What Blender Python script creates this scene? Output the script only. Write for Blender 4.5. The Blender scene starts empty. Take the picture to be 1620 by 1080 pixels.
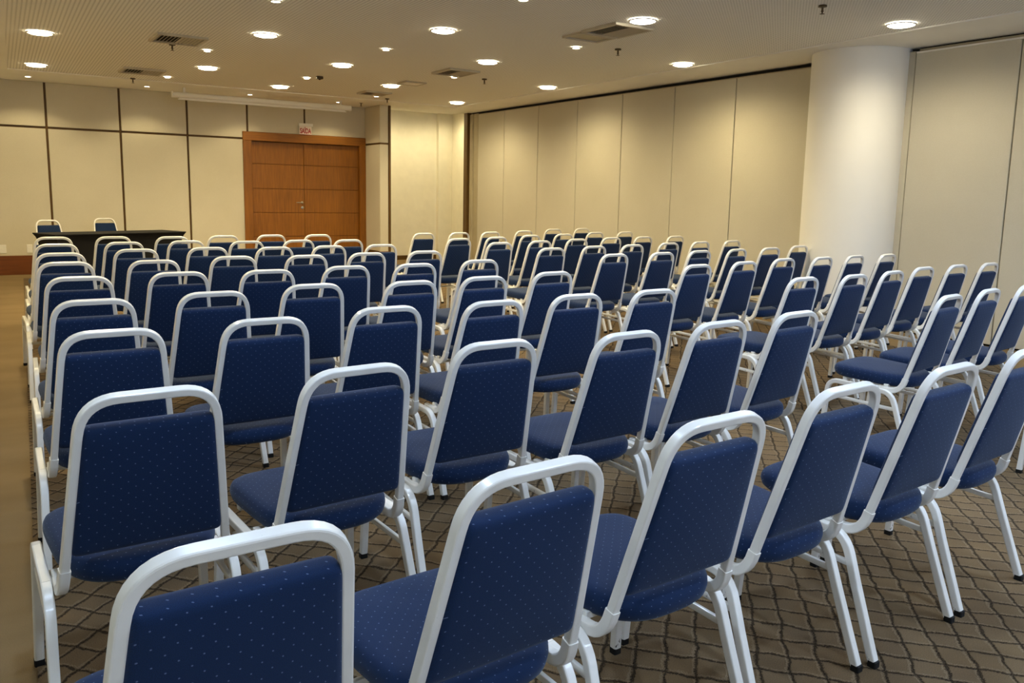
import bpy, bmesh, math, random
from mathutils import Vector, Matrix
random.seed(7)
scene = bpy.context.scene
COL = scene.collection
R = math.radians

# ------------------------------------------------------------------ camera
F_PX, CX, CY = 1304.75, 816.79, 504.92
YAW, PITCH, ROLL, CAM_H = 0.57833, 0.14768, 0.02013, 1.36493
cam = bpy.data.cameras.new('camera'); camo = bpy.data.objects.new('camera', cam); COL.objects.link(camo)
fwd0 = Vector((math.sin(YAW), math.cos(YAW), 0)); right0 = Vector((math.cos(YAW), -math.sin(YAW), 0)); up0 = Vector((0, 0, 1))
fwd = fwd0*math.cos(PITCH) - up0*math.sin(PITCH); up1 = up0*math.cos(PITCH) + fwd0*math.sin(PITCH)
right = right0*math.cos(ROLL) + up1*math.sin(ROLL); up = up1*math.cos(ROLL) - right0*math.sin(ROLL)
mw = Matrix((right, up, -fwd)).transposed().to_4x4(); mw.translation = (0, 0, CAM_H)
camo.matrix_world = mw
cam.sensor_fit = 'HORIZONTAL'; cam.sensor_width = 36; cam.lens = F_PX/1620*36
cam.shift_x = (810-CX)/1620; cam.shift_y = (CY-540)/1620
cam.clip_start = 0.02; cam.clip_end = 100
scene.camera = camo

# ------------------------------------------------------------------ world, exposure
W = bpy.data.worlds.new('sky'); scene.world = W; W.use_nodes = True
bg = W.node_tree.nodes['Background']; bg.inputs[0].default_value = (0.62, 0.74, 1.0, 1); bg.inputs[1].default_value = 3.0
scene.view_settings.view_transform = 'Standard'; scene.view_settings.look = 'None'
scene.view_settings.exposure = -0.04; scene.view_settings.gamma = 1.0; scene.view_settings.use_curve_mapping = False
WARM, NEUTRAL, COOL = (1.0, 0.83, 0.47), (1.0, 0.89, 0.64), (0.58, 0.75, 1.0); BIG_W = 195.0; COOL_W = 150.0; ALCOVE_W = 62.0; NEUTRAL_W = 150.0; SMALL_W = 24.0

# ------------------------------------------------------------------ room dimensions
XL, XR, YB, YF, H = -0.35, 8.247, 15.024, -1.9, 2.967

# ------------------------------------------------------------------ materials
def srgb(r, g, b):
    f = lambda c: c/12.92 if c <= .04045 else ((c+.055)/1.055)**2.4
    return (f(r/255), f(g/255), f(b/255), 1)
class NT:
    def __init__(s, name):
        s.m = bpy.data.materials.new(name); s.m.use_nodes = True; s.t = s.m.node_tree
        s.b = s.t.nodes['Principled BSDF']
    def n(s, kind, **kw):
        nd = s.t.nodes.new(kind)
        for k, v in kw.items():
            if k.startswith('i_'):
                key = k[2:]; key = int(key) if key.isdigit() else key.replace('_', ' ')
                nd.inputs[key].default_value = v
            else: setattr(nd, k, v)
        return nd
    def l(s, a, b): s.t.links.new(a, b)
    def math(s, op, a, b=None, c=None, clamp=False):
        nd = s.t.nodes.new('ShaderNodeMath'); nd.operation = op; nd.use_clamp = clamp
        for i, v in enumerate((a, b, c)):
            if v is None: continue
            if isinstance(v, (int, float)): nd.inputs[i].default_value = v
            else: s.l(v, nd.inputs[i])
        return nd.outputs[0]
    def mix(s, fac, a, b):
        nd = s.t.nodes.new('ShaderNodeMix'); nd.data_type = 'RGBA'
        for sock, v in ((nd.inputs[0], fac), (nd.inputs[6], a), (nd.inputs[7], b)):
            if isinstance(v, (int, float)): sock.default_value = v
            elif isinstance(v, tuple): sock.default_value = v
            else: s.l(v, sock)
        return nd.outputs[2]
    def ramp(s, fac, lo, hi):
        nd = s.n('ShaderNodeMapRange', clamp=True); s.l(fac, nd.inputs[0]); nd.inputs[1].default_value = lo; nd.inputs[2].default_value = hi
        return nd.outputs[0]
    def bump(s, h, strength, dist=.01):
        nd = s.n('ShaderNodeBump'); nd.inputs['Strength'].default_value = strength; nd.inputs['Distance'].default_value = dist
        s.l(h, nd.inputs['Height']); s.l(nd.outputs[0], s.b.inputs['Normal'])
    def set(s, col=None, rough=None, spec=None, metal=None):
        if col is not None:
            if isinstance(col, tuple): s.b.inputs['Base Color'].default_value = col
            else: s.l(col, s.b.inputs['Base Color'])
        if rough is not None: s.b.inputs['Roughness'].default_value = rough
        if spec is not None: s.b.inputs['Specular IOR Level'].default_value = spec
        if metal is not None: s.b.inputs['Metallic'].default_value = metal
        return s
def noise(t, vec, scale, detail=3, rough=.5):
    nd = t.n('ShaderNodeTexNoise'); nd.inputs['Scale'].default_value = scale; nd.inputs['Detail'].default_value = detail; nd.inputs['Roughness'].default_value = rough
    t.l(vec, nd.inputs['Vector']); return nd.outputs[0]
def objco(t): return t.n('ShaderNodeTexCoord').outputs['Object']
def plain(name, col, rough=.6, spec=.4, metal=0.0, var=0.0, vscale=6, bump=0.0, bscale=200):
    t = NT(name); co = objco(t)
    c = col
    if var:
        f = t.ramp(noise(t, co, vscale, 4), .3, .7)
        c = t.mix(f, tuple(x*(1-var) for x in col[:3])+(1,), tuple(min(1, x*(1+var)) for x in col[:3])+(1,))
    t.set(c, rough, spec, metal)
    if bump: t.bump(noise(t, co, bscale, 2), bump, .002)
    return t.m

def mat_fabric():
    t = NT('navy_dotted_fabric')
    uv = t.n('ShaderNodeTexCoord').outputs['UV']
    mp = t.n('ShaderNodeMapping'); mp.inputs['Rotation'].default_value = (0, 0, R(45)); mp.inputs['Scale'].default_value = (1/.0225,)*3
    t.l(uv, mp.inputs['Vector'])
    vo = t.n('ShaderNodeTexVoronoi', voronoi_dimensions='2D', feature='F1'); vo.inputs['Scale'].default_value = 1.0; vo.inputs['Randomness'].default_value = 0.0
    t.l(mp.outputs[0], vo.inputs['Vector'])
    dot = t.ramp(vo.outputs['Distance'], .075, .045)
    wv = noise(t, uv, 900, 2)
    base = t.mix(t.ramp(wv, .3, .7), srgb(4, 24, 54), srgb(12, 41, 82))
    col = t.mix(t.math('MULTIPLY', dot, .5), base, srgb(120, 140, 175))
    t.set(col, .85, .25)
    t.b.inputs['Sheen Weight'].default_value = .2; t.b.inputs['Sheen Roughness'].default_value = .45
    t.b.inputs['Sheen Tint'].default_value = (.55, .65, .8, 1)
    t.bump(t.math('ADD', wv, t.math('MULTIPLY', dot, .8)), .25, .001)
    return t.m
def mat_enamel():
    t = NT('white_enamel'); co = objco(t)
    chip = t.math('MULTIPLY', t.ramp(noise(t, co, 44, 5, .75), .655, .665), t.ramp(noise(t, co, 5, 2), .53, .58))
    tone = t.mix(t.ramp(noise(t, co, 9, 3), .3, .7), srgb(226, 224, 218), srgb(238, 236, 230))
    t.set(t.mix(chip, tone, srgb(70, 62, 52)), .32, .5)
    t.b.inputs['Coat Weight'].default_value = .25; t.b.inputs['Coat Roughness'].default_value = .15
    t.bump(noise(t, co, 60, 3), .08, .001)
    return t.m
def mat_wallcloth(name, c0, c1):
    t = NT(name); co = objco(t)
    w = noise(t, co, 260, 3, .7); big = noise(t, co, 1.3, 3)
    f = t.math('ADD', t.math('MULTIPLY', t.ramp(w, .3, .7), .7), t.math('MULTIPLY', t.ramp(big, .3, .7), .3))
    t.set(t.mix(f, c0, c1), .9, .15); t.bump(w, .25, .002)
    return t.m
def mat_wood(name, c0, c1, axis=2):
    t = NT(name); co = objco(t)
    mp = t.n('ShaderNodeMapping'); sc = [14, 14, 14]; sc[axis] = .9; mp.inputs['Scale'].default_value = sc
    t.l(co, mp.inputs['Vector'])
    n1 = noise(t, mp.outputs[0], 3.0, 6, .65)
    col = t.mix(t.ramp(n1, .3, .72), c0, c1)
    n2 = noise(t, co, 1.1, 3); col = t.mix(t.math('MULTIPLY', t.ramp(n2, .35, .7), .35), col, c1)
    t.set(col, .42, .4); t.bump(n1, .05, .002)
    return t.m
def mat_carpet_plain():
    t = NT('plain_carpet'); co = objco(t)
    n1 = noise(t, co, 420, 2, .7)
    mp = t.n('ShaderNodeMapping'); mp.inputs['Scale'].default_value = (.8, 2.2, 1); t.l(co, mp.inputs['Vector'])
    n2 = noise(t, mp.outputs[0], 1.6, 4)
    c = t.mix(t.ramp(n2, .3, .7), srgb(130, 109, 77), srgb(143, 121, 88))
    c = t.mix(t.math('MULTIPLY', t.ramp(n1, .35, .65), .35), c, srgb(96, 78, 48))
    t.set(c, .95, .1); t.bump(n1, .6, .004)
    return t.m
def mat_carpet_lattice():
    t = NT('lattice_carpet'); co = objco(t)
    sep = t.n('ShaderNodeSeparateXYZ'); t.l(co, sep.inputs[0]); X, Y = sep.outputs[0], sep.outputs[1]
    xr = t.math('SUBTRACT', X, t.math('MULTIPLY', Y, .0394))
    a = t.math('DIVIDE', xr, .128); b = t.math('DIVIDE', Y, .135)
    jit = t.n('ShaderNodeTexNoise'); jit.inputs['Scale'].default_value = 160; jit.inputs['Detail'].default_value = 1; t.l(co, jit.inputs['Vector'])
    j = t.math('MULTIPLY', t.math('SUBTRACT', jit.outputs[0], .5), .15)
    u0 = t.math('ADD', a, b); v0 = t.math('SUBTRACT', a, b)
    def wob(off):
        mp = t.n('ShaderNodeMapping'); mp.inputs['Location'].default_value = (off, off*.7, 0); t.l(co, mp.inputs['Vector'])
        return t.math('MULTIPLY', t.math('SUBTRACT', noise(t, mp.outputs[0], 10, 1), .5), .40)
    u = t.math('ADD', t.math('ADD', u0, wob(3.1)), j); v = t.math('ADD', t.math('ADD', v0, wob(17.7)), j)
    def lines(q, off):
        fr = t.math('FRACT', t.math('ADD', q, 100.5+off)); return t.math('ABSOLUTE', t.math('SUBTRACT', fr, .5))
    dk = t.math('MAXIMUM', t.ramp(lines(u, 0), .072, .025), t.ramp(lines(v, 0), .072, .025))
    lt = t.math('MAXIMUM', t.ramp(lines(u, -.12), .06, .02), t.ramp(lines(v, .12), .06, .02))
    st = t.n('ShaderNodeTexNoise'); st.inputs['Scale'].default_value = 340; st.inputs['Detail'].default_value = 2; t.l(co, st.inputs['Vector'])
    cell = t.n('ShaderNodeTexWhiteNoise', noise_dimensions='2D')
    cv = t.n('ShaderNodeCombineXYZ'); t.l(t.math('FLOOR', u), cv.inputs[0]); t.l(t.math('FLOOR', v), cv.inputs[1]); t.l(cv.outputs[0], cell.inputs[0])
    big = noise(t, co, 2.6, 3)
    c = t.mix(t.ramp(big, .35, .65), srgb(90, 74, 53), srgb(110, 91, 65))
    c = t.mix(t.math('MULTIPLY', cell.outputs[0], .45), c, srgb(84, 71, 58))
    c = t.mix(t.math('MULTIPLY', t.ramp(st.outputs[0], .3, .7), .4), c, srgb(146, 122, 90))
    c = t.mix(t.math('MULTIPLY', lt, t.math('MULTIPLY', t.ramp(st.outputs[0], .4, .6), .75)), c, srgb(140, 122, 98))
    c = t.mix(t.math('MULTIPLY', dk, t.math('ADD', .6, t.math('MULTIPLY', t.ramp(st.outputs[0], .6, .4), .4))), c, srgb(20, 15, 11))
    t.set(c, .95, .1)
    t.bump(t.math('SUBTRACT', t.math('ADD', t.math('MULTIPLY', st.outputs[0], .5), t.math('MULTIPLY', lt, .5)), dk), .6, .005)
    return t.m
def mat_perforated():
    t = NT('perforated_ceiling'); co = objco(t)
    sep = t.n('ShaderNodeSeparateXYZ'); t.l(co, sep.inputs[0])
    fx = t.math('SUBTRACT', t.math('FRACT', t.math('DIVIDE', t.math('ADD', t.math('SUBTRACT', sep.outputs[0], t.math('MULTIPLY', sep.outputs[1], .02)), 10), .036)), .5)
    fy = t.math('SUBTRACT', t.math('FRACT', t.math('DIVIDE', t.math('ADD', sep.outputs[1], 20), .030)), .5)
    dx = t.math('MULTIPLY', fx, .036); dy = t.math('MULTIPLY', fy, .030)
    d = t.math('SQRT', t.math('ADD', t.math('MULTIPLY', dx, dx), t.math('MULTIPLY', dy, dy)))
    hole = t.ramp(d, .0095, .0075)
    t.set(t.mix(t.math('MULTIPLY', hole, .5), srgb(242, 239, 232), srgb(96, 88, 72)), .9, .2)
    return t.m
def mat_emit(name, col, s):
    t = NT(name); t.set((.9, .9, .85, 1), .5); t.b.inputs['Emission Color'].default_value = col+(1,); t.b.inputs['Emission Strength'].default_value = s
    return t.m
def mat_glass():
    t = NT('window_glass'); tr = t.n('ShaderNodeBsdfTransparent'); gl = t.n('ShaderNodeBsdfGlossy'); gl.inputs['Roughness'].default_value = .02
    mx = t.n('ShaderNodeMixShader'); mx.inputs[0].default_value = .06
    t.l(tr.outputs[0], mx.inputs[1]); t.l(gl.outputs[0], mx.inputs[2]); t.l(mx.outputs[0], t.t.nodes['Material Output'].inputs[0])
    return t.m
M = {}
M['fabric'] = mat_fabric(); M['enamel'] = mat_enamel()
M['panel'] = mat_wallcloth('beige_wall_cloth', srgb(196, 187, 164), srgb(217, 209, 188))
M['partition'] = mat_wallcloth('grey_beige_partition_cloth', srgb(186, 178, 158), srgb(206, 199, 180))
M['cream'] = plain('cream_paint', srgb(238, 233, 214), .7, .3, var=.03)
M['pillar'] = plain('white_pillar_paint', srgb(240, 236, 226), .55, .35, var=.015, vscale=2)
M['ceiling'] = plain('white_ceiling_plaster', srgb(242, 239, 232), .85, .2, var=.03, vscale=1.5)
M['perf'] = mat_perforated()
M['wood'] = mat_wood('reddish_veneer', srgb(114, 68, 12), srgb(148, 92, 20)); M['wood_h'] = mat_wood('reddish_veneer_rail', srgb(124, 76, 14), srgb(156, 98, 24), 0)
M['brown'] = plain('dark_brown_trim', srgb(92, 66, 26), .5, .3, var=.15)
M['base'] = mat_wood('brown_baseboard', srgb(92, 48, 18), srgb(122, 68, 28), 0)
M['dark'] = plain('dark_slot', srgb(30, 28, 24), .8, .2)
M['carpet'] = mat_carpet_plain(); M['lattice'] = mat_carpet_lattice()
M['alu'] = plain('grey_aluminium_profile', srgb(168, 156, 128), .45, .5, var=.05)
M['rubber'] = plain('black_rubber', srgb(18, 18, 18), .7, .3)
M['black'] = plain('black_stretch_cloth', srgb(20, 20, 22), .8, .25, var=.2, vscale=12)
M['white'] = plain('white_plastic', srgb(236, 232, 222), .4, .4)
M['grille'] = plain('vent_metal', srgb(190, 180, 160), .5, .4)
M['chrome'] = plain('chrome', srgb(215, 210, 200), .2, .5, 1.0)
M['red'] = plain('red_lettering', srgb(176, 36, 18), .5, .3)
M['plate'] = plain('exit_plate', srgb(240, 228, 214), .4, .4)
M['bigglow'] = mat_emit('downlight_glow', (1, .9, .66), 36.0); M['smallglow'] = mat_emit('small_downlight_glow', (1, .9, .66), 36.0)
M['coolglow'] = mat_emit('cool_downlight_glow', (.62, .78, 1.0), 30.0); M['neutralglow'] = mat_emit('neutral_downlight_glow', (1, .93, .78), 30.0)
M['glass'] = mat_glass(); M['alcrim'] = plain('sprinkler_bronze', srgb(88, 74, 50), .4, .5, .6)

# ------------------------------------------------------------------ mesh helpers
def mesh_obj(name, verts, faces, mat, parent=None, smooth=False, uv=None):
    me = bpy.data.meshes.new(name); me.from_pydata(verts, [], faces); me.update()
    bm = bmesh.new(); bm.from_mesh(me); bmesh.ops.recalc_face_normals(bm, faces=bm.faces); bm.to_mesh(me); bm.free()
    me.materials.append(mat)
    if smooth:
        for p in me.polygons: p.use_smooth = True
    if uv:
        lay = me.uv_layers.new(name='planar')
        for lp in me.loops: lay.data[lp.index].uv = uv(me.vertices[lp.vertex_index].co)
    o = bpy.data.objects.new(name, me); COL.objects.link(o)
    if parent: o.parent = parent
    return o
class MB:
    def __init__(s): s.v = []; s.f = []
    def add(s, v, f):
        k = len(s.v); s.v += [tuple(p) for p in v]; s.f += [tuple(i+k for i in q) for q in f]; return s
    def box(s, x0, x1, y0, y1, z0, z1, c=0.0):
        if c <= 0:
            v = [(x, y, z) for z in (z0, z1) for y in (y0, y1) for x in (x0, x1)]
            return s.add(v, [(0, 2, 3, 1), (4, 5, 7, 6), (0, 1, 5, 4), (2, 6, 7, 3), (0, 4, 6, 2), (1, 3, 7, 5)])
        bm = bmesh.new(); bmesh.ops.create_cube(bm, size=1)
        for q in bm.verts: q.co = Vector((x0+(q.co.x+.5)*(x1-x0), y0+(q.co.y+.5)*(y1-y0), z0+(q.co.z+.5)*(z1-z0)))
        bmesh.ops.bevel(bm, geom=list(bm.edges), offset=c, segments=1, affect='EDGES')
        bm.verts.index_update(); s.add([q.co for q in bm.verts], [[q.index for q in fc.verts] for fc in bm.faces]); bm.free(); return s
    def lathe(s, prof, n=24, c=(0, 0, 0)):
        v = []; f = []
        for r, z in prof:
            for i in range(n): a = 2*math.pi*i/n; v.append((c[0]+r*math.cos(a), c[1]+r*math.sin(a), c[2]+z))
        for k in range(len(prof)-1):
            for i in range(n): j = (i+1) % n; f.append((k*n+i, k*n+j, (k+1)*n+j, (k+1)*n+i))
        f.append(tuple(range(n))); f.append(tuple((len(prof)-1)*n+i for i in range(n)))
        return s.add(v, f)
    def sweep(s, path, w, d, n0, cr=.3, seg=3):
        """rounded-rectangle tube (w along n0, d across it) carried along path by parallel transport"""
        P = [Vector(p) for p in path]; m = len(P); T = []
        for i in range(m):
            a = P[i]-P[i-1] if i else P[1]-P[0]; b = P[i+1]-P[i] if i < m-1 else P[-1]-P[-2]
            T.append((a.normalized()+b.normalized()).normalized())
        n = Vector(n0); n = (n-T[0]*n.dot(T[0])).normalized(); sec = []
        r = cr*min(w, d)
        for q, (sx, sy) in enumerate(((1, 1), (-1, 1), (-1, -1), (1, -1))):
            for k in range(seg+1):
                a = math.pi/2*(q+k/seg); sec.append((sx*(w/2-r)+r*math.cos(a), sy*(d/2-r)+r*math.sin(a)))
        v = []; f = []; K = len(sec)
        for i in range(m):
            if i:
                ax = T[i-1].cross(T[i])
                if ax.length > 1e-7: n = Matrix.Rotation(T[i-1].angle(T[i]), 3, ax.normalized()) @ n
            b = T[i].cross(n)
            c = 1.0
            if 0 < i < m-1: c = 1/max(.5, math.cos((P[i]-P[i-1]).angle(P[i+1]-P[i])/2))
            for sx, sy in sec: v.append(P[i]+n*sx+b*sy)
        for i in range(m-1):
            for k in range(K): j = (k+1) % K; f.append((i*K+k, i*K+j, (i+1)*K+j, (i+1)*K+k))
        f.append(tuple(range(K))); f.append(tuple((m-1)*K+k for k in range(K)))
        return s.add(v, f)
    def obj(s, name, mat, parent=None, smooth=False, uv=None): return mesh_obj(name, s.v, s.f, mat, parent, smooth, uv)
def arc(c, p0, p1, n=6):
    """points turning from p0 to p1 about corner c (quadratic)"""
    c, p0, p1 = Vector(c), Vector(p0), Vector(p1)
    return [p0*(1-t)**2 + c*2*t*(1-t) + p1*t*t for t in [i/n for i in range(n+1)]]
def smooth_by_angle(o, deg=40):
    me = o.data
    for p in me.polygons: p.use_smooth = True
    bm = bmesh.new(); bm.from_mesh(me)
    for e in bm.edges:
        e.smooth = len(e.link_faces) != 2 or e.calc_face_angle(0) < R(deg)
    bm.to_mesh(me); bm.free(); return o
def empty(name, loc=(0, 0, 0), rz=0.0):
    o = bpy.data.objects.new(name, None); COL.objects.link(o); o.location = loc; o.rotation_euler = (0, 0, rz); o.empty_display_size = .1; return o
def tag(o, label=None, cat=None, group=None, kind=None):
    if label: o['label'] = label
    if cat: o['category'] = cat
    if group: o['group'] = group
    if kind: o['kind'] = kind
    return o
def structure(o, label=None): o['kind'] = 'structure'; return tag(o, label) if label else o
def copy_tree(o, parent=None):
    c = o.copy(); COL.objects.link(c); c.parent = parent
    for ch in list(o.children): copy_tree(ch, c)
    return c

# ------------------------------------------------------------------ floor
fl = structure(MB().box(XL-.1, 8.75, YF-.1, 16.0, -.08, 0).obj('floor', M['carpet']))
fe = lambda y: .06+.0394*(y-2.49)
fr = lambda y: 7.36+.03*(y-4.0)
y0, y1 = YF+.3, 14.4
v = [(fe(y0), y0, .003), (fr(y0), y0, .003), (fr(y1), y1, .003), (fe(y1), y1, .003)]
mesh_obj('carpet_field', v+[(a, b, -.002) for a, b, c in v], [(0, 1, 2, 3), (4, 7, 6, 5), (0, 4, 5, 1), (1, 5, 6, 2), (2, 6, 7, 3), (3, 7, 4, 0)], M['lattice'], fl)

# ------------------------------------------------------------------ back wall, panels, baseboard
wb = MB(); wb.box(XL-.1, 3.99, YB+.028, YB+.2, 0, H+.05); wb.box(3.99, 6.30, YB+.028, YB+.2, 2.30, H+.05); wb.box(6.20, 6.30, YB+.028, YB+.2, 0, 2.30)
wb.box(3.9, 6.3, YB+.13, YB+.2, 0, 2.35)  # added backing slab, keeps sky light out of the door gaps
wall_back = structure(wb.obj('wall_back', M['brown']))
G = .017
lows = [(XL, -.04), (-.04, 1.0), (1.0, 2.047), (2.047, 3.083), (3.083, 4.005)]
ups = [(XL, -.04), (-.04, 1.0), (1.0, 2.047), (2.047, 3.083), (3.083, 4.085), (4.085, 5.117), (5.117, 6.30)]
for a, b in lows: MB().box(a+(G if a > XL else 0), b-(G if b < 4 else 0), YB, YB+.03, .298, 2.28-G, .004).obj('panel', M['panel'], wall_back)
for a, b in ups: MB().box(a+(G if a > XL else 0), b-(G if b < 6.29 else 0), YB, YB+.03, 2.28+G if a < 4 else 2.405, H, .004).obj('panel', M['panel'], wall_back)
structure(MB().box(XL, 3.994, YB-.012, YB+.03, 0, .298, .004).obj('baseboard_back', M['base']))

# pier beside the door
pier = structure(MB().box(6.305, 6.462, 14.345, YB+.03, 0, H).obj('wall_pier', M['brown']))
for z0, z1 in ((.298, 2.28-G), (2.28+G, H)):
    MB().box(6.289, 6.306, 14.352, YB, z0, z1, .003).obj('panel', M['panel'], pier)
    MB().box(6.289, 6.452, 14.328, 14.346, z0, z1, .003).obj('panel', M['panel'], pier)
structure(MB().box(6.28, 6.47, 14.318, 14.36, 0, .298, .004).obj('baseboard_pier', M['base']))
structure(MB().box(6.455, 6.50, 14.315, 14.42, 0, H, .003).obj('trim_1', M['brown']))

# ------------------------------------------------------------------ double door
door = structure(empty('door_1', (5.1, YB, 0)), 'closed double wooden door with horizontal grooves')
dx = -5.1
MB().box(3.994+dx, 4.142+dx, -.035, .09, 0, 2.25, .006).obj('jamb', M['wood'], door)
MB().box(6.166+dx, 6.289+dx, -.035, .09, 0, 2.25, .006).obj('jamb', M['wood'], door)
MB().box(3.994+dx, 6.289+dx, -.035, .09, 2.25, 2.402, .006).obj('head_casing', M['wood_h'], door)
gz = [0.006, .125, .555, .985, 1.415, 1.85, 2.247]
for a, b in ((4.144, 5.098), (5.103, 6.164)):
    leaf = MB().box(a+dx, b+dx, .052, .09, .005, 2.248).obj('leaf', M['wood'], door)
    for k in range(6): MB().box(a+dx, b+dx, .04, .054, gz[k]+.006, gz[k+1]-.006, .004).obj('board', M['wood'], leaf)
    if a < 5:
        h = MB().lathe([(.026, 0), (.026, .008), (.012, .012)], 16)
        h.v = [(x, -z, y) for x, y, z in h.v]
        h.sweep([(0, -.008, 0), (0, -.05, 0)], .016, .016, (1, 0, 0), .5).sweep([(.008, -.05, 0), (-.10, -.05, 0), (-.115, -.04, 0)], .018, .018, (0, 0, 1), .45)
        h = h.obj('handle', M['chrome'], leaf); h.location = (5.055+dx, .04, 1.175); tag(h, 'chrome lever handle')
        k = MB().lathe([(.026, 0), (.026, .008), (.01, .009)], 16); k.v = [(x, -z, y) for x, y, z in k.v]
        k = k.obj('lock_plate', M['chrome'], leaf); k.location = (5.06+dx, .04, 1.085); tag(k, 'round chrome lock plate')

# ------------------------------------------------------------------ right partition wall
wr = MB(); wr.box(8.30, 8.45, YF-.1, 5.17, 0, H+.05); wr.box(8.30, 8.45, 6.42, 14.62, 0, H+.05)
wr.box(8.45, 8.9, YF-.1, 14.62, -.08, H+.1); wr.box(8.30, 8.75, 14.60, 14.66, 0, 3.1)  # added slabs, seal gaps by pillar and alcove against sky light
wall_right = structure(wr.obj('wall_right', M['dark']))
seams = [14.12, 13.17, 12.066, 10.95, 9.834, 8.717, 7.6, 6.36]
g = .006
for a, b in zip(seams[1:], seams[:-1]): MB().box(XR, 8.305, a+g, b-g, .02, 2.925, .005).obj('partition_panel', M['partition'], wall_right)
seams = [5.18, 4.131, 3.015, 1.90, .783, -.333, -1.45, YF]
for a, b in zip(seams[1:], seams[:-1]): MB().box(XR, 8.305, a+g, b-g, .02, 2.925, .005).obj('partition_panel', M['partition'], wall_right)
MB().box(8.262, 8.31, 5.19, 5.30, .02, 2.935, .004).obj('end_post', M['partition'], wall_right)
MB().box(8.256, 8.31, 14.13, 14.30, .02, 2.94, .004).obj('end_post', M['alu'], wall_right)
MB().box(8.236, 8.31, 14.31, 14.44, .02, 2.94, .02).obj('end_post', M['alu'], wall_right)
structure(MB().box(8.20, 8.45, 14.46, 14.60, 0, H, .004).obj('trim_2', M['brown']))
MB().box(8.238, 8.30, YF, 5.17, 2.906, 2.924, .003).obj('top_rail', M['white'], wall_right)
MB().box(8.241, 8.30, 6.40, 14.1, 2.912, 2.924, .003).obj('top_rail', M['alu'], wall_right)
MB().box(8.265, 8.305, YF, 5.15, 2.925, 2.95).obj('track', M['alu'], wall_right)
MB().box(8.265, 8.305, 6.40, 14.4, 2.925, 2.95).obj('track', M['dark'], wall_right)
pl = MB().lathe([(.51, 0), (.51, H)], 96, (8.17, 5.76, 0)).obj('pillar', M['pillar']); smooth_by_angle(pl); structure(pl, 'thick round white pillar standing between the partition panels')

# ------------------------------------------------------------------ alcove beside the pier
structure(MB().box(6.4, 8.75, 15.9, 16.0, 0, 3.1).obj('wall_alcove_back', M['cream']))
structure(MB().box(8.27, 8.6, 15.80, 15.9, 0, 3.06, .004).obj('wall_alcove_pilaster', M['cream']))
structure(MB().box(8.6, 8.75, 14.66, 15.9, 0, 3.1).obj('wall_alcove_side', M['cream']))
structure(MB().box(6.30, 6.462, YB+.03, 15.9, 0, 3.1).obj('wall_alcove_return', M['cream']))
structure(MB().box(6.462, 8.6, 15.885, 15.9, 0, .09, .003).obj('baseboard_alcove', M['brown']))

# ------------------------------------------------------------------ ceiling
il = lambda y: .31+.0345*(y-8.75)
ir = lambda y: 7.42+.0125*(y-5.0)
ya, yb_ = YF+.5, 13.72
cb = MB()
A, B, C_, D = (il(ya), ya), (ir(ya), ya), (ir(yb_), yb_), (il(yb_), yb_)
o0, o1, o2, o3 = (XL-.1, YF-.1), (8.45, YF-.1), (8.45, YB+.2), (XL-.1, YB+.2)
def slab(q, z0, z1): cb.add([(x, y, z0) for x, y in q]+[(x, y, z1) for x, y in q], [(0, 1, 2, 3), (4, 7, 6, 5), (0, 4, 5, 1), (1, 5, 6, 2), (2, 6, 7, 3), (3, 7, 4, 0)])
slab([o0, o1, B, A], H, H+.1); slab([o1, (8.45, 14.62), (ir(yb_), 14.62), C_, B][:0] or [o1, (8.45, yb_), C_, B], H, H+.1)
slab([o0, A, D, (XL-.1, yb_)], H, H+.1)
slab([(XL-.1, yb_), (8.45, yb_), (8.45, 14.62), (XL-.1, 14.62)], H, H+.1)
slab([(XL-.1, 14.62), (6.47, 14.62), (6.47, YB+.2), (XL-.1, YB+.2)], H, H+.1)
slab([(6.47, 14.62), (8.75, 14.62), (8.75, 16.0), (6.47, 16.0)], 3.06, 3.14)
slab([(6.20, YB+.1), (6.47, YB+.1), (6.47, 16.0), (6.20, 16.0)], H, H+.15); slab([(6.40, 14.55), (8.75, 14.55), (8.75, 14.62), (6.40, 14.62)], H+.05, H+.2)
ceil = structure(cb.obj('ceiling', M['ceiling']))
cb = MB(); slab([A, B, C_, D], H+.012, H+.1); cb.obj('perforated_panel', M['perf'], ceil)

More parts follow.
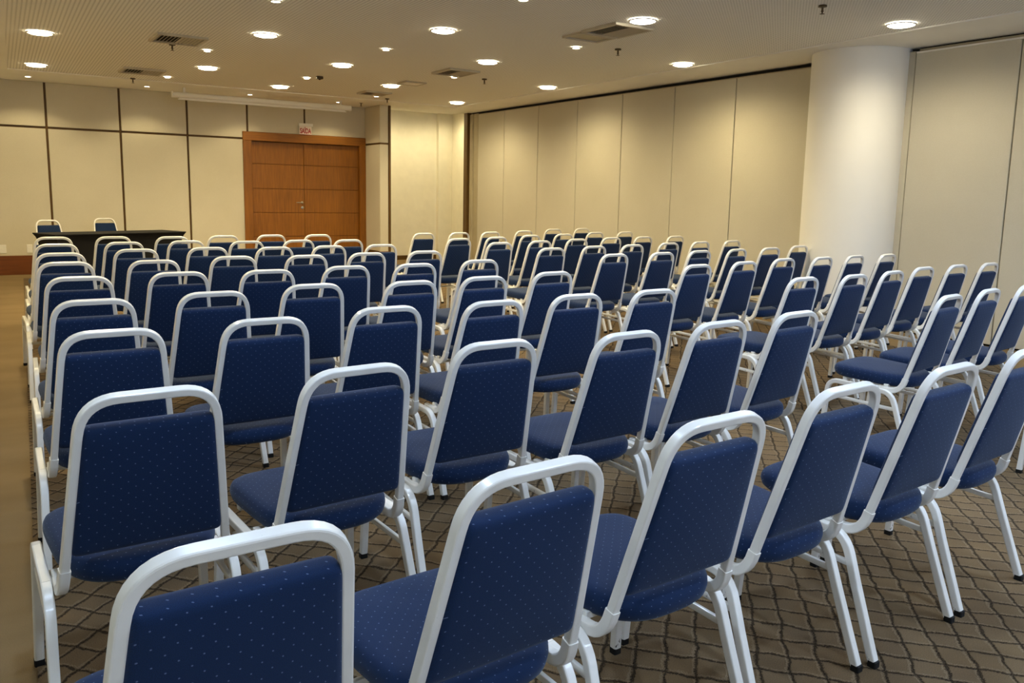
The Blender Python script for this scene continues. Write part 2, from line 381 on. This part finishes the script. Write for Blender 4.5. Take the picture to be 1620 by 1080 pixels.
# ------------------------------------------------------------------ walls out of the frame: left wall, wall behind the camera with windows added for fill
structure(MB().box(XL-.15, XL, YF-.1, YB+.2, 0, H+.05).obj('wall_left', M['panel']))
wins = [(.7, 2.9), (3.3, 5.5), (5.9, 8.0)]; wz0, wz1 = .85, 2.55
wf = MB(); wf.box(XL, 8.45, YF-.12, YF, 0, wz0); wf.box(XL, 8.45, YF-.12, YF, wz1, H+.05)
xs = [XL]+[q for w in wins for q in w]+[8.45]
for a, b in zip(xs[::2], xs[1::2]): wf.box(a, b, YF-.12, YF, wz0, wz1)
structure(wf.obj('wall_front', M['panel']))
for n, (a, b) in enumerate(wins):
    w = structure(empty('window_%d' % (n+1), ((a+b)/2, YF-.06, wz0)), 'unseen window added for daylight fill in the wall behind the camera')
    hw = (b-a)/2; hh = wz1-wz0
    f = MB(); f.box(-hw, hw, -.03, .03, 0, .05); f.box(-hw, hw, -.03, .03, hh-.05, hh); f.box(-hw, -hw+.05, -.03, .03, .05, hh-.05); f.box(hw-.05, hw, -.03, .03, .05, hh-.05); f.box(-.025, .025, -.03, .03, .05, hh-.05)
    f.obj('window_frame', M['white'], w)
    for s in (-1, 1): MB().box(*sorted((s*.025, s*(hw-.05))), -.004, .004, .05, hh-.05).obj('pane', M['glass'], w)
    li = bpy.data.lights.new('portal', 'AREA'); li.shape = 'RECTANGLE'; li.size = 2*hw; li.size_y = hh; li.cycles.is_portal = True
    lo = bpy.data.objects.new('sky_portal', li); COL.objects.link(lo); lo.parent = w; lo.location = (0, .05, hh/2); lo.rotation_euler = (R(-90), 0, 0)

# ------------------------------------------------------------------ ceiling lamps
def ordinal(k): return ['first', 'second', 'third', 'fourth', 'fifth', 'sixth', 'seventh', 'eighth', 'ninth', 'tenth'][k]
def downlight(name, r, mat, watts, spot_deg, blend, col=WARM):
    t = empty(name)
    ring = MB().lathe([(r, .004), (r+.004, -.006), (r+.012, -.006), (r+.018, .004)], 32); ring.f = ring.f[:-2]
    ring.obj('trim_ring', M['white'], t, True)
    MB().lathe([(r, .006), (r*.985, -.04*r), (r*.85, -.1*r), (r*.5, -.15*r), (r*.15, -.16*r)], 32).obj('glowing_disc', mat, t)
    li = bpy.data.lights.new(name+'_beam', 'SPOT'); li.energy = watts; li.color = col; li.spot_size = R(spot_deg); li.spot_blend = blend; li.shadow_soft_size = r*.8
    lo = bpy.data.objects.new('lamp_beam', li); COL.objects.link(lo); lo.parent = t; lo.location = (0, 0, -.02)
    return t
def place(proto, used, loc, label, cat, group):
    o = proto if not used[0] else copy_tree(proto); used[0] = True
    o.location = loc; return tag(o, label, cat, group)
big = downlight('ceiling_downlight', .112, M['bigglow'], BIG_W, 166, .8); bu = [False]
BIGS = [(13.06, [(.79, 'leftmost'), (4.07, 'above the white projection screen case'), (7.19, 'nearest the cream alcove')]),
        (11.77, [(2.70, 'left one'), (5.35, 'right one')]),
        (10.33, [(.68, 'leftmost'), (4.02, 'middle one'), (7.22, 'beside the right partition')]),
        (8.90, [(2.63, 'left one'), (5.32, 'right one')]),
        (7.52, [(3.98, 'middle one'), (7.22, 'beside the right partition')]),
        (5.96, [(5.20, 'beside a square vent')]),
        (4.64, [(7.12, 'just before the round white pillar')])]
neutral = downlight('ceiling_downlight', .112, M['neutralglow'], NEUTRAL_W, 166, .8, NEUTRAL); nu = [False]
cool = downlight('ceiling_downlight', .112, M['coolglow'], COOL_W, 166, .8, COOL); ku = [False]
for k, (y, ls) in enumerate(BIGS):
    for x, s in ls: place(*((neutral, nu) if y < 6.5 else (big, bu)), (x, y, H), 'large round ceiling downlight, %s row from the back wall, %s' % (ordinal(k), s), 'ceiling light', 'large downlights')
for x, y in [(.55, 7.5), (2.6, 5.96), (.5, 4.64), (3.9, 4.64), (2.55, 3.2), (5.2, 3.2), (.45, 1.8), (3.85, 1.8), (7.05, 1.8), (2.5, .4), (5.15, .4), (.4, -1.1), (3.8, -1.1), (7.0, -1.1)]:
    place(*((cool, ku) if y < 3.5 else (neutral, nu) if y < 6.5 else (big, bu)), (x, y, H), 'large round ceiling downlight above or behind the camera, out of the picture', 'ceiling light', 'large downlights out of the picture')
alc = downlight('ceiling_downlight', .06, M['bigglow'], ALCOVE_W, 166, .8); au = [False]  # unseen lamps, assumed and added to brighten the alcove
for x, s in ((7.1, 'left'), (8.1, 'right')): place(alc, au, (x, 15.16, 3.06), 'unseen downlight assumed in the raised alcove ceiling, %s one' % s, 'ceiling light', 'unseen alcove downlights')
sm = downlight('small_downlight', .036, M['smallglow'], SMALL_W, 120, .5); su = [False]
SMALLS = [(.76, 14.43, 'at far left close to the back wall'), (2.38, 14.44, 'between the left wall corner and the projection screen'), (3.97, 14.39, 'in front of the middle of the projection screen'), (5.54, 14.44, 'at the right end of the projection screen'),
          (2.44, 13.09, 'just left of the projection screen'), (5.71, 13.15, 'beside the farthest square vent'), (4.06, 11.80, 'next to the small dark sensor'), (2.37, 10.32, 'behind the nearer left square vent'), (5.63, 10.31, 'beside the middle right square vent'),
          (3.98, 8.89, 'between the fourth row of large downlights'), (2.25, 7.29, 'at the top edge left of centre'), (5.56, 7.44, 'beside the double vent at right'), (3.89, 5.95, 'at the top edge right of centre')]
for x, y, s in SMALLS: place(sm, su, (x, y, H), 'small round ceiling spotlight '+s, 'ceiling light', 'small spotlights')

# ------------------------------------------------------------------ ceiling vents, sprinklers, sensor
def vent(x0, x1, y0, y1, label):
    cx, cy = (x0+x1)/2, (y0+y1)/2; hx, hy = (x1-x0)/2, (y1-y0)/2
    t = empty('ceiling_vent', (cx, cy, H)); tag(t, label, 'vent', 'square ceiling vents')
    f = MB(); e = .035
    for a in ((-hx, hx, -hy, -hy+e), (-hx, hx, hy-e, hy), (-hx, -hx+e, -hy+e, hy-e), (hx-e, hx, -hy+e, hy-e)): f.box(*a, -.014, .012, .003)
    f.obj('frame', M['grille'], t)
    MB().box(-hx+e*.5, hx-e*.5, -hy+e*.5, hy-e*.5, .006, .012).obj('duct', M['dark'], t)
    n = 12; w = (2*hx-2*e)/n
    for k in range(n):
        s = 1 if k < n/2 else -1; xc = -hx+e+w*(k+.5)
        b = MB().box(-.0105, .0105, -hy+e, hy-e, -.001, .001).obj('slat', M['grille'], t); b.location = (xc, 0, -.003); b.rotation_euler = (0, R(-30*s), 0)
    return t
vent(1.69, 2.20, 9.50, 10.04, 'square louvred ceiling vent, nearer of the two at left')
vent(1.77, 2.30, 12.42, 12.96, 'square louvred ceiling vent, farther of the two at left')
vent(5.06, 5.53, 6.17, 6.70, 'square louvred ceiling vent joined to a narrow grille, at right')
vent(5.20, 5.65, 9.63, 10.16, 'square louvred ceiling vent in the middle of the right side')
vent(5.29, 5.74, 12.58, 12.98, 'square louvred ceiling vent, farthest at right near the pier')
def hatch(name, x0, x1, y0, y1, label, cat):
    cx, cy = (x0+x1)/2, (y0+y1)/2; hx, hy = (x1-x0)/2, (y1-y0)/2; e = .022
    t = empty(name, (cx, cy, H)); tag(t, label, cat); f = MB()
    for a in ((-hx, hx, -hy, -hy+e), (-hx, hx, hy-e, hy), (-hx, -hx+e, -hy+e, hy-e), (hx-e, hx, -hy+e, hy-e)): f.box(*a, -.01, .012, .002)
    f.obj('frame', M['grille'], t); return t, hx-e, hy-e
t, a, b = hatch('return_grille', 5.08, 5.53, 6.735, 7.04, 'narrow framed return grille beside the vent at right', 'grille')
MB().box(-a, a, -b, b, .004, .01).obj('mesh_plate', M['alu'], t)
t, a, b = hatch('access_hatch', 5.29, 5.62, 11.12, 11.44, 'flat white framed hatch between two ceiling vents', 'hatch')
MB().box(-a, a, -b, b, -.004, .01).obj('hatch_plate', M['ceiling'], t)
sp = empty('sprinkler')
MB().lathe([(.034, .012), (.036, -.002), (.02, -.006)], 20).obj('escutcheon', M['alcrim'], sp, False)
MB().lathe([(.009, 0), (.009, -.03), (.013, -.034), (.006, -.045), (.006, -.055)], 10).obj('stem', M['alcrim'], sp)
MB().lathe([(.018, -.055), (.02, -.058), (.012, -.06)], 16).obj('deflector', M['alcrim'], sp)
pu = [False]
for x, y, s in [(5.98, 7.24, 'right of the double vent'), (5.98, 4.62, 'nearest the camera, at the top right'), (1.96, 10.18, 'behind the nearer left vent'), (2.06, 13.64, 'behind the farther left vent'), (6.06, 10.22, 'right of the middle right vent'), (5.91, 14.29, 'right of the projection screen'), (6.02, 13.40, 'in front of the pier')]:
    place(sp, pu, (x, y, H), 'small bronze ceiling sprinkler '+s, 'sprinkler', 'ceiling sprinklers')
t = empty('motion_sensor', (4.16, 11.55, H)); tag(t, 'small dark ceiling sensor box beside a spotlight', 'sensor')
MB().box(-.045, .045, -.03, .03, -.028, .012, .006).obj('body', M['alcrim'], t); MB().lathe([(.018, -.028), (.014, -.036), (.006, -.04)], 14).obj('lens', M['dark'], t)

# ------------------------------------------------------------------ projection screen
t = empty('projection_screen', (4.185, 14.19, 2.85)); tag(t, 'rolled-up white projection screen case hanging above the door wall', 'projection screen')
c = MB().sweep([(-1.475, 0, 0), (1.475, 0, 0)], .085, .085, (0, 0, 1), .35, 4).obj('case', M['white'], t); smooth_by_angle(c, 50)
for s in (-1, 1):
    MB().box(*sorted((s*1.475, s*1.492)), -.046, .046, -.046, .046, .006).obj('end_cap', M['white'], t)
    MB().box(s*1.3-.02, s*1.3+.02, -.012, .012, .04, H-2.85, .002).obj('bracket', M['white'], t)
MB().sweep([(-1.40, -.005, -.068), (1.40, -.005, -.068)], .016, .022, (0, 0, 1), .4).obj('weight_bar', M['white'], t)
MB().box(-1.38, 1.38, -.006, -.004, -.066, -.04).obj('screen_fabric', M['white'], t)

# ------------------------------------------------------------------ exit sign
t = empty('exit_sign', (5.119, YB-.036, 2.40)); tag(t, 'white exit sign with red SAÍDA lettering above the double door', 'sign')
MB().box(-.118, .110, -.012, .0, 0, .152, .002).obj('plate', M['plate'], t)
MB().box(-.131, .131, -.03, .012, .15, .20, .004).obj('lamp_housing', M['white'], t)
MB().box(-.118, .110, -.0128, -.011, .0, .006).obj('red_line', M['red'], t)
cu = bpy.data.curves.new('lettering', 'FONT'); cu.body = 'SAÍDA'; cu.size = .118; cu.align_x = 'CENTER'; cu.extrude = .0012; cu.offset = .0036
co = bpy.data.objects.new('tmp', cu); COL.objects.link(co); bpy.context.view_layer.update()
me = bpy.data.meshes.new_from_object(co.evaluated_get(bpy.context.evaluated_depsgraph_get())); bpy.data.objects.remove(co)
w = max(q.co.x for q in me.vertices)-min(q.co.x for q in me.vertices); k = .205/w
me.transform(Matrix.Diagonal((k, 1.06, 1, 1))); me.materials.clear(); me.materials.append(M['red'])
lt = bpy.data.objects.new('lettering', me); COL.objects.link(lt); lt.parent = t; lt.location = (-.004, -.0125, .026); lt.rotation_euler = (R(90), 0, 0); tag(lt, 'red SAÍDA letters')

# ------------------------------------------------------------------ wall sockets
for x, w, s in ((.285, .13, 'wide white wall socket at far left above the baseboard'), (.662, .075, 'narrow white wall socket behind the left end chairs')):
    t = empty('wall_socket', (x, YB, .405)); tag(t, s, 'socket')
    MB().box(-w/2, w/2, -.01, .001, -.065, .065, .003).obj('cover_plate', M['white'], t)
    MB().box(-.02, .02, -.013, -.009, -.02, .02, .002).obj('insert', M['white'], t)

# ------------------------------------------------------------------ chairs
def ring_solid(outline, rings, n, place_pt):
    """closed cushion: outline(phi)->(a,b) unit shape, rings [(scale, height)], place_pt(a,b,h)->xyz"""
    v = []; f = []
    for sc, h in rings:
        for i in range(n): a, b = outline(2*math.pi*i/n); v.append(place_pt(a*sc, b*sc, h))
    m = len(rings)
    for k in range(m-1):
        for i in range(n): j = (i+1) % n; f.append((k*n+i, k*n+j, (k+1)*n+j, (k+1)*n+i))
    v.append(place_pt(0, 0, rings[0][1])); v.append(place_pt(0, 0, rings[-1][1])); c0, c1 = m*n, m*n+1
    for i in range(n): j = (i+1) % n; f.append((c0, j, i)); f.append((c1, (m-1)*n+i, (m-1)*n+j))
    return v, f
def superell(e):
    def fn(p):
        c, s = math.cos(p), math.sin(p)
        return math.copysign(abs(c)**(2/e), c), math.copysign(abs(s)**(2/e), s)
    return fn
HT_Z, HT_X = .8893, .1480           # hoop centre line at the top
EB = (.192, .125, .43)             # where the hoop side starts to bend forward
TW, TD = .0212, .0240
def make_chair():
    t = empty('banquet_chair')
    side = lambda s, z: Vector((s*(HT_X+(EB[0]-HT_X)*(HT_Z-z)/(HT_Z-EB[2])), EB[1]*(HT_Z-z)/(HT_Z-EB[2]), z))
    rc = .082
    path = []
    for s in (-1, 1):
        el = [Vector((s*.197, .275, .384)), Vector((s*.197, .195, .381))]
        bend = arc((s*.197, .1345, .380), el[1], side(s, .445), 7)
        up_ = [side(s, .6)]
        cor = arc(side(s, HT_Z), side(s, HT_Z-rc), side(s, HT_Z)+Vector((-s*rc, 0, 0)), 9)
        half = [el[0]]+bend+up_+cor
        path += half if s < 0 else half[::-1]
    hoop = smooth_by_angle(MB().sweep(path, TW, TD, (1, 0, 0), .17, 2).obj('back_frame', M['enamel'], t), 22)
    for s in (-1, 1):
        pth = [Vector((s*.197, .225, .382))]+arc((s*.197, .1345, .380), (s*.197, .195, .381), side(s, .445), 7)+[side(s, .452)]
        smooth_by_angle(MB().sweep(pth, TW+.005, TD+.005, (1, 0, 0), .17, 2).obj('sleeve', M['enamel'], hoop), 22)
    # backrest cushion, in the plane of the hoop
    z0, z1 = .487, .822; zc, zh = (z0+z1)/2, (z1-z0)/2
    U = Vector((0, -EB[1], HT_Z-EB[2])).normalized(); Nf = Vector((0, U.z, -U.y))
    def pb(a, b, h):
        z = zc+b*zh; hw = side(1, z).x-TW/2+.003
        crown = (1-min(1, a*a))*(1-min(1, b*b))
        return Vector((a*hw, side(1, z).y, z))+Nf*(h+math.copysign(.010*crown, h)+.004)
    rings = [(.0, -.021), (.45, -.021), (.75, -.021), (.90, -.0205), (.955, -.019), (.985, -.014), (1.0, -.006), (1.0, .008), (.985, .017), (.955, .022), (.90, .0245), (.75, .025), (.45, .025)]
    v, f = ring_solid(superell(22), rings[1:], 72, pb)
    mesh_obj('backrest', v, f, M['fabric'], t, True, uv=lambda c: (c.x+(c-Vector((0, 0, zc))).dot(Nf), (c-Vector((0, 0, zc))).dot(U)+(c-Vector((0, 0, zc))).dot(Nf)))
    # seat cushion
    yc, yh = .318, .222
    def ps(a, b, h):
        y = yc+b*yh; hw = .186+.032*(b*.5+.5)
        return Vector((a*hw, y, (.43 if h > -.005 else .426)+h+.010*b))
    rings = [(.5, -.026), (.86, -.026), (.93, -.022), (.98, -.010), (1.0, .004), (.995, .016), (.975, .027), (.93, .035), (.85, .0395), (.7, .043), (.45, .046), (.2, .048)]
    fr_, re_ = superell(5.0), superell(3.0)
    v, f = ring_solid(lambda p: fr_(p) if math.sin(p) > 0 else re_(p), rings, 56, ps)
    mesh_obj('seat', v, f, M['fabric'], t, True, uv=lambda c: (c.x+.7*c.z, c.y+c.z))
    # leg frames
    for s in (-1, 1):
        x = s*.2235; fx = s*.2315
        rear = [Vector((fx, .045, .012))]+[Vector((fx*.3+x*.7, .125, .235))]+arc((x, .172, .373), (x, .152, .315), (x, .225, .375), 6)
        front = [Vector((fx, .548, .012))]+[Vector((fx*.3+x*.7, .535, .22))]+arc((x, .527, .386), (x, .529, .325), (x, .465, .384), 6)
        for pth, fy in ((rear, .045), (front, .548)):
            leg = smooth_by_angle(MB().sweep(pth, .0255, .0255, (1, 0, 0), .17, 2).obj('leg', M['enamel'], t), 22)
            MB().box(fx-.0135, fx+.0135, fy-.0135, fy+.0135, 0, .024, .003).obj('foot_cap', M['rubber'], leg)
        smooth_by_angle(MB().sweep([(x, .225, .375), (x, .465, .384)], .0255, .0255, (1, 0, 0), .17, 2).obj('seat_rail', M['enamel'], t), 22)
        smooth_by_angle(MB().sweep([(x, .141, .285), (x, .528, .302)], .014, .019, (1, 0, 0), .3, 2).obj('stretcher', M['enamel'], t), 35)
    for y, z in ((.42, .325),): smooth_by_angle(MB().sweep([(-.217, y, z), (.217, y, z)], .016, .016, (0, 0, 1), .3, 2).obj('cross_bar', M['enamel'], t), 35)
    for y in (.22, .45): MB().box(-.19, .19, y-.012, y+.012, .388, .408, .002).obj('seat_support', M['enamel'], t)
    return t

LEFT_ROWS = [  # nearest row first; each (x, y of the hoop top, turn)
    [(0.279,1.095,0.024), (0.803,1.144,0.069), (1.336,1.217,0.047), (1.863,1.272,0.062), (2.388,1.289,0.068), (2.917,1.325,0.071)],
    [(0.316,2.047,0.027), (0.846,2.072,0.079), (1.392,2.240,0.027), (1.910,2.186,0.056), (2.411,2.225,0.061), (2.932,2.276,0.098)],
    [(0.356,2.998,-0.015), (0.878,3.037,0.018), (1.414,3.148,0.016), (1.930,3.132,0.045), (2.436,3.182,0.027), (2.949,3.190,0.053)],
    [(0.392,3.863,-0.006), (0.903,3.954,0.017), (1.431,4.100,-0.004), (1.965,4.054,0.055), (2.471,4.125,0.040), (3.036,4.227,0.071)],
    [(0.435,4.908,-0.038), (0.951,4.994,-0.011), (1.451,4.960,-0.010), (1.989,5.058,0.036), (2.490,5.077,0.030), (3.090,5.229,0.017)],
    [(0.452,5.910,-0.027), (0.971,5.898,0.008), (1.535,6.085,-0.026), (2.060,6.042,0.019), (2.591,6.149,0.047), (3.136,6.216,0.021)],
    [(0.489,6.749,0.029), (1.032,7.045,-0.024), (1.586,7.110,-0.021), (2.114,7.017,0.034), (2.622,7.083,0.054), (3.147,7.141,0.031)],
    [(0.541,7.842,-0.003), (1.078,8.005,0.037), (1.617,8.100,0.010), (2.126,7.930,0.023), (2.651,8.005,0.070), (3.152,7.968,0.066)],
    [(0.593,8.954,-0.001), (1.110,8.948,0.010), (1.634,8.846,0.037), (2.161,8.961,0.071), (2.683,9.027,0.043), (3.200,9.003,0.055)],
]
RIGHT_ROWS = [
    [(4.740,1.500,0.120)],
    [(4.263,2.356,0.150), (4.798,2.432,0.141), (5.296,2.464,0.141)],
    [(4.335,3.335,0.071), (4.850,3.332,0.098), (5.397,3.410,0.118), (5.985,3.535,0.085), (6.527,3.575,0.075), (7.031,3.587,0.083)],
    [(4.412,4.329,0.104), (5.006,4.414,0.102), (5.629,4.546,0.091), (6.144,4.551,0.116), (6.662,4.593,0.123), (7.163,4.596,0.122)],
    [(4.534,5.422,0.076), (5.108,5.456,0.098), (5.677,5.554,0.102), (6.255,5.621,0.135), (6.823,5.689,0.077), (7.507,5.872,0.067)],
    [(4.475,6.264,0.057), (5.094,6.410,0.085), (5.662,6.493,0.075), (6.336,6.670,0.081), (6.918,6.768,0.097), (7.546,6.868,0.104)],
    [(4.465,7.165,0.100), (5.081,7.332,0.087), (5.760,7.569,0.076), (6.423,7.757,0.071), (7.029,7.864,0.094), (7.630,7.916,0.087)],
    [(4.431,7.958,0.119), (5.019,8.128,0.147), (5.708,8.450,0.114), (6.363,8.651,0.107), (7.162,9.005,0.102), (7.778,9.094,0.110)],
    [(4.585,9.125,0.143), (5.141,9.228,0.133), (5.655,9.306,0.152), (6.362,9.579,0.139), (7.184,10.034,0.085), (7.850,10.200,0.111)],
]
HEAD_CHAIRS = [(0.842,13.66,0.300), (1.678,14.529,0.250)]
chair0 = make_chair(); cu_ = [False]
NTH = ['first', 'second', 'third', 'fourth', 'fifth', 'sixth']
ROWN = ['nearest row', 'second nearest row', 'third nearest row', 'fourth nearest row', 'fifth nearest row', 'sixth nearest row', 'seventh nearest row', 'eighth nearest row', 'farthest row']
def put_chair(x, y, a, label, group):
    o = place(chair0, cu_, (x, y, 0), label, 'chair', group); o.rotation_euler = (0, 0, a); return o
for blk, rows in (('left', LEFT_ROWS), ('right', RIGHT_ROWS)):
    for r, row in enumerate(rows):
        for c, (x, y, a) in enumerate(row):
            if len(row) == 1: lab = 'blue white-framed chair cut off at the right edge of the picture, right block'
            else: lab = 'blue white-framed chair, %s seating block, %s, %s from the left' % (blk, ROWN[r], NTH[c])
            put_chair(x, y, a, lab, 'audience chairs in the %s block' % blk)
for (x, y, a), s in zip(HEAD_CHAIRS, ('left', 'right')):
    put_chair(x, y, a+math.pi, 'blue white-framed chair behind the black head table, %s one, facing the rows' % s, 'chairs behind the head table')

# ------------------------------------------------------------------ head table in its black stretch cover
L, D_ = 1.885, .64
t = empty('covered_table', (.849, 12.40, 0), .3677); tag(t, 'long head table in a black stretch cover before the back wall', 'table')
loops = [(.750, 0), (.742, -.004), (.725, .006), (.70, .022), (.64, .042), (.5, .058), (.3, .062), (.1, .05), (.012, .04)]
v = []; f = []; n = 16
def rect(k):
    e = k//n; u = (k % n)/n
    return [(u, 0), (1, u), (1-u, 1), (0, 1-u)][e]
for z, ins in loops:
    for k in range(4*n):
        a, b = rect(k); mid = 1-min(1, max(abs(2*a-1) if k//n in (0, 2) else abs(2*b-1), 0))**3
        i = ins*(1+.35*mid)
        v.append((i+a*(L-2*i), i+b*(D_-2*i), z))
N4 = 4*n
for q in range(len(loops)-1):
    for k in range(N4): j = (k+1) % N4; f.append((q*N4+k, q*N4+j, (q+1)*N4+j, (q+1)*N4+k))
f.append(tuple(range(N4)))
smooth_by_angle(mesh_obj('stretch_cover', v, f, M['black'], t), 50)
MB().box(.03, L-.03, .03, D_-.03, .715, .74, .003).obj('tabletop', M['wood_h'], t)
for a in (.12, L-.12):
    for b in (.12, D_-.12): MB().box(a-.015, a+.015, b-.015, b+.015, 0, .715).obj('leg', M['alu'], t)
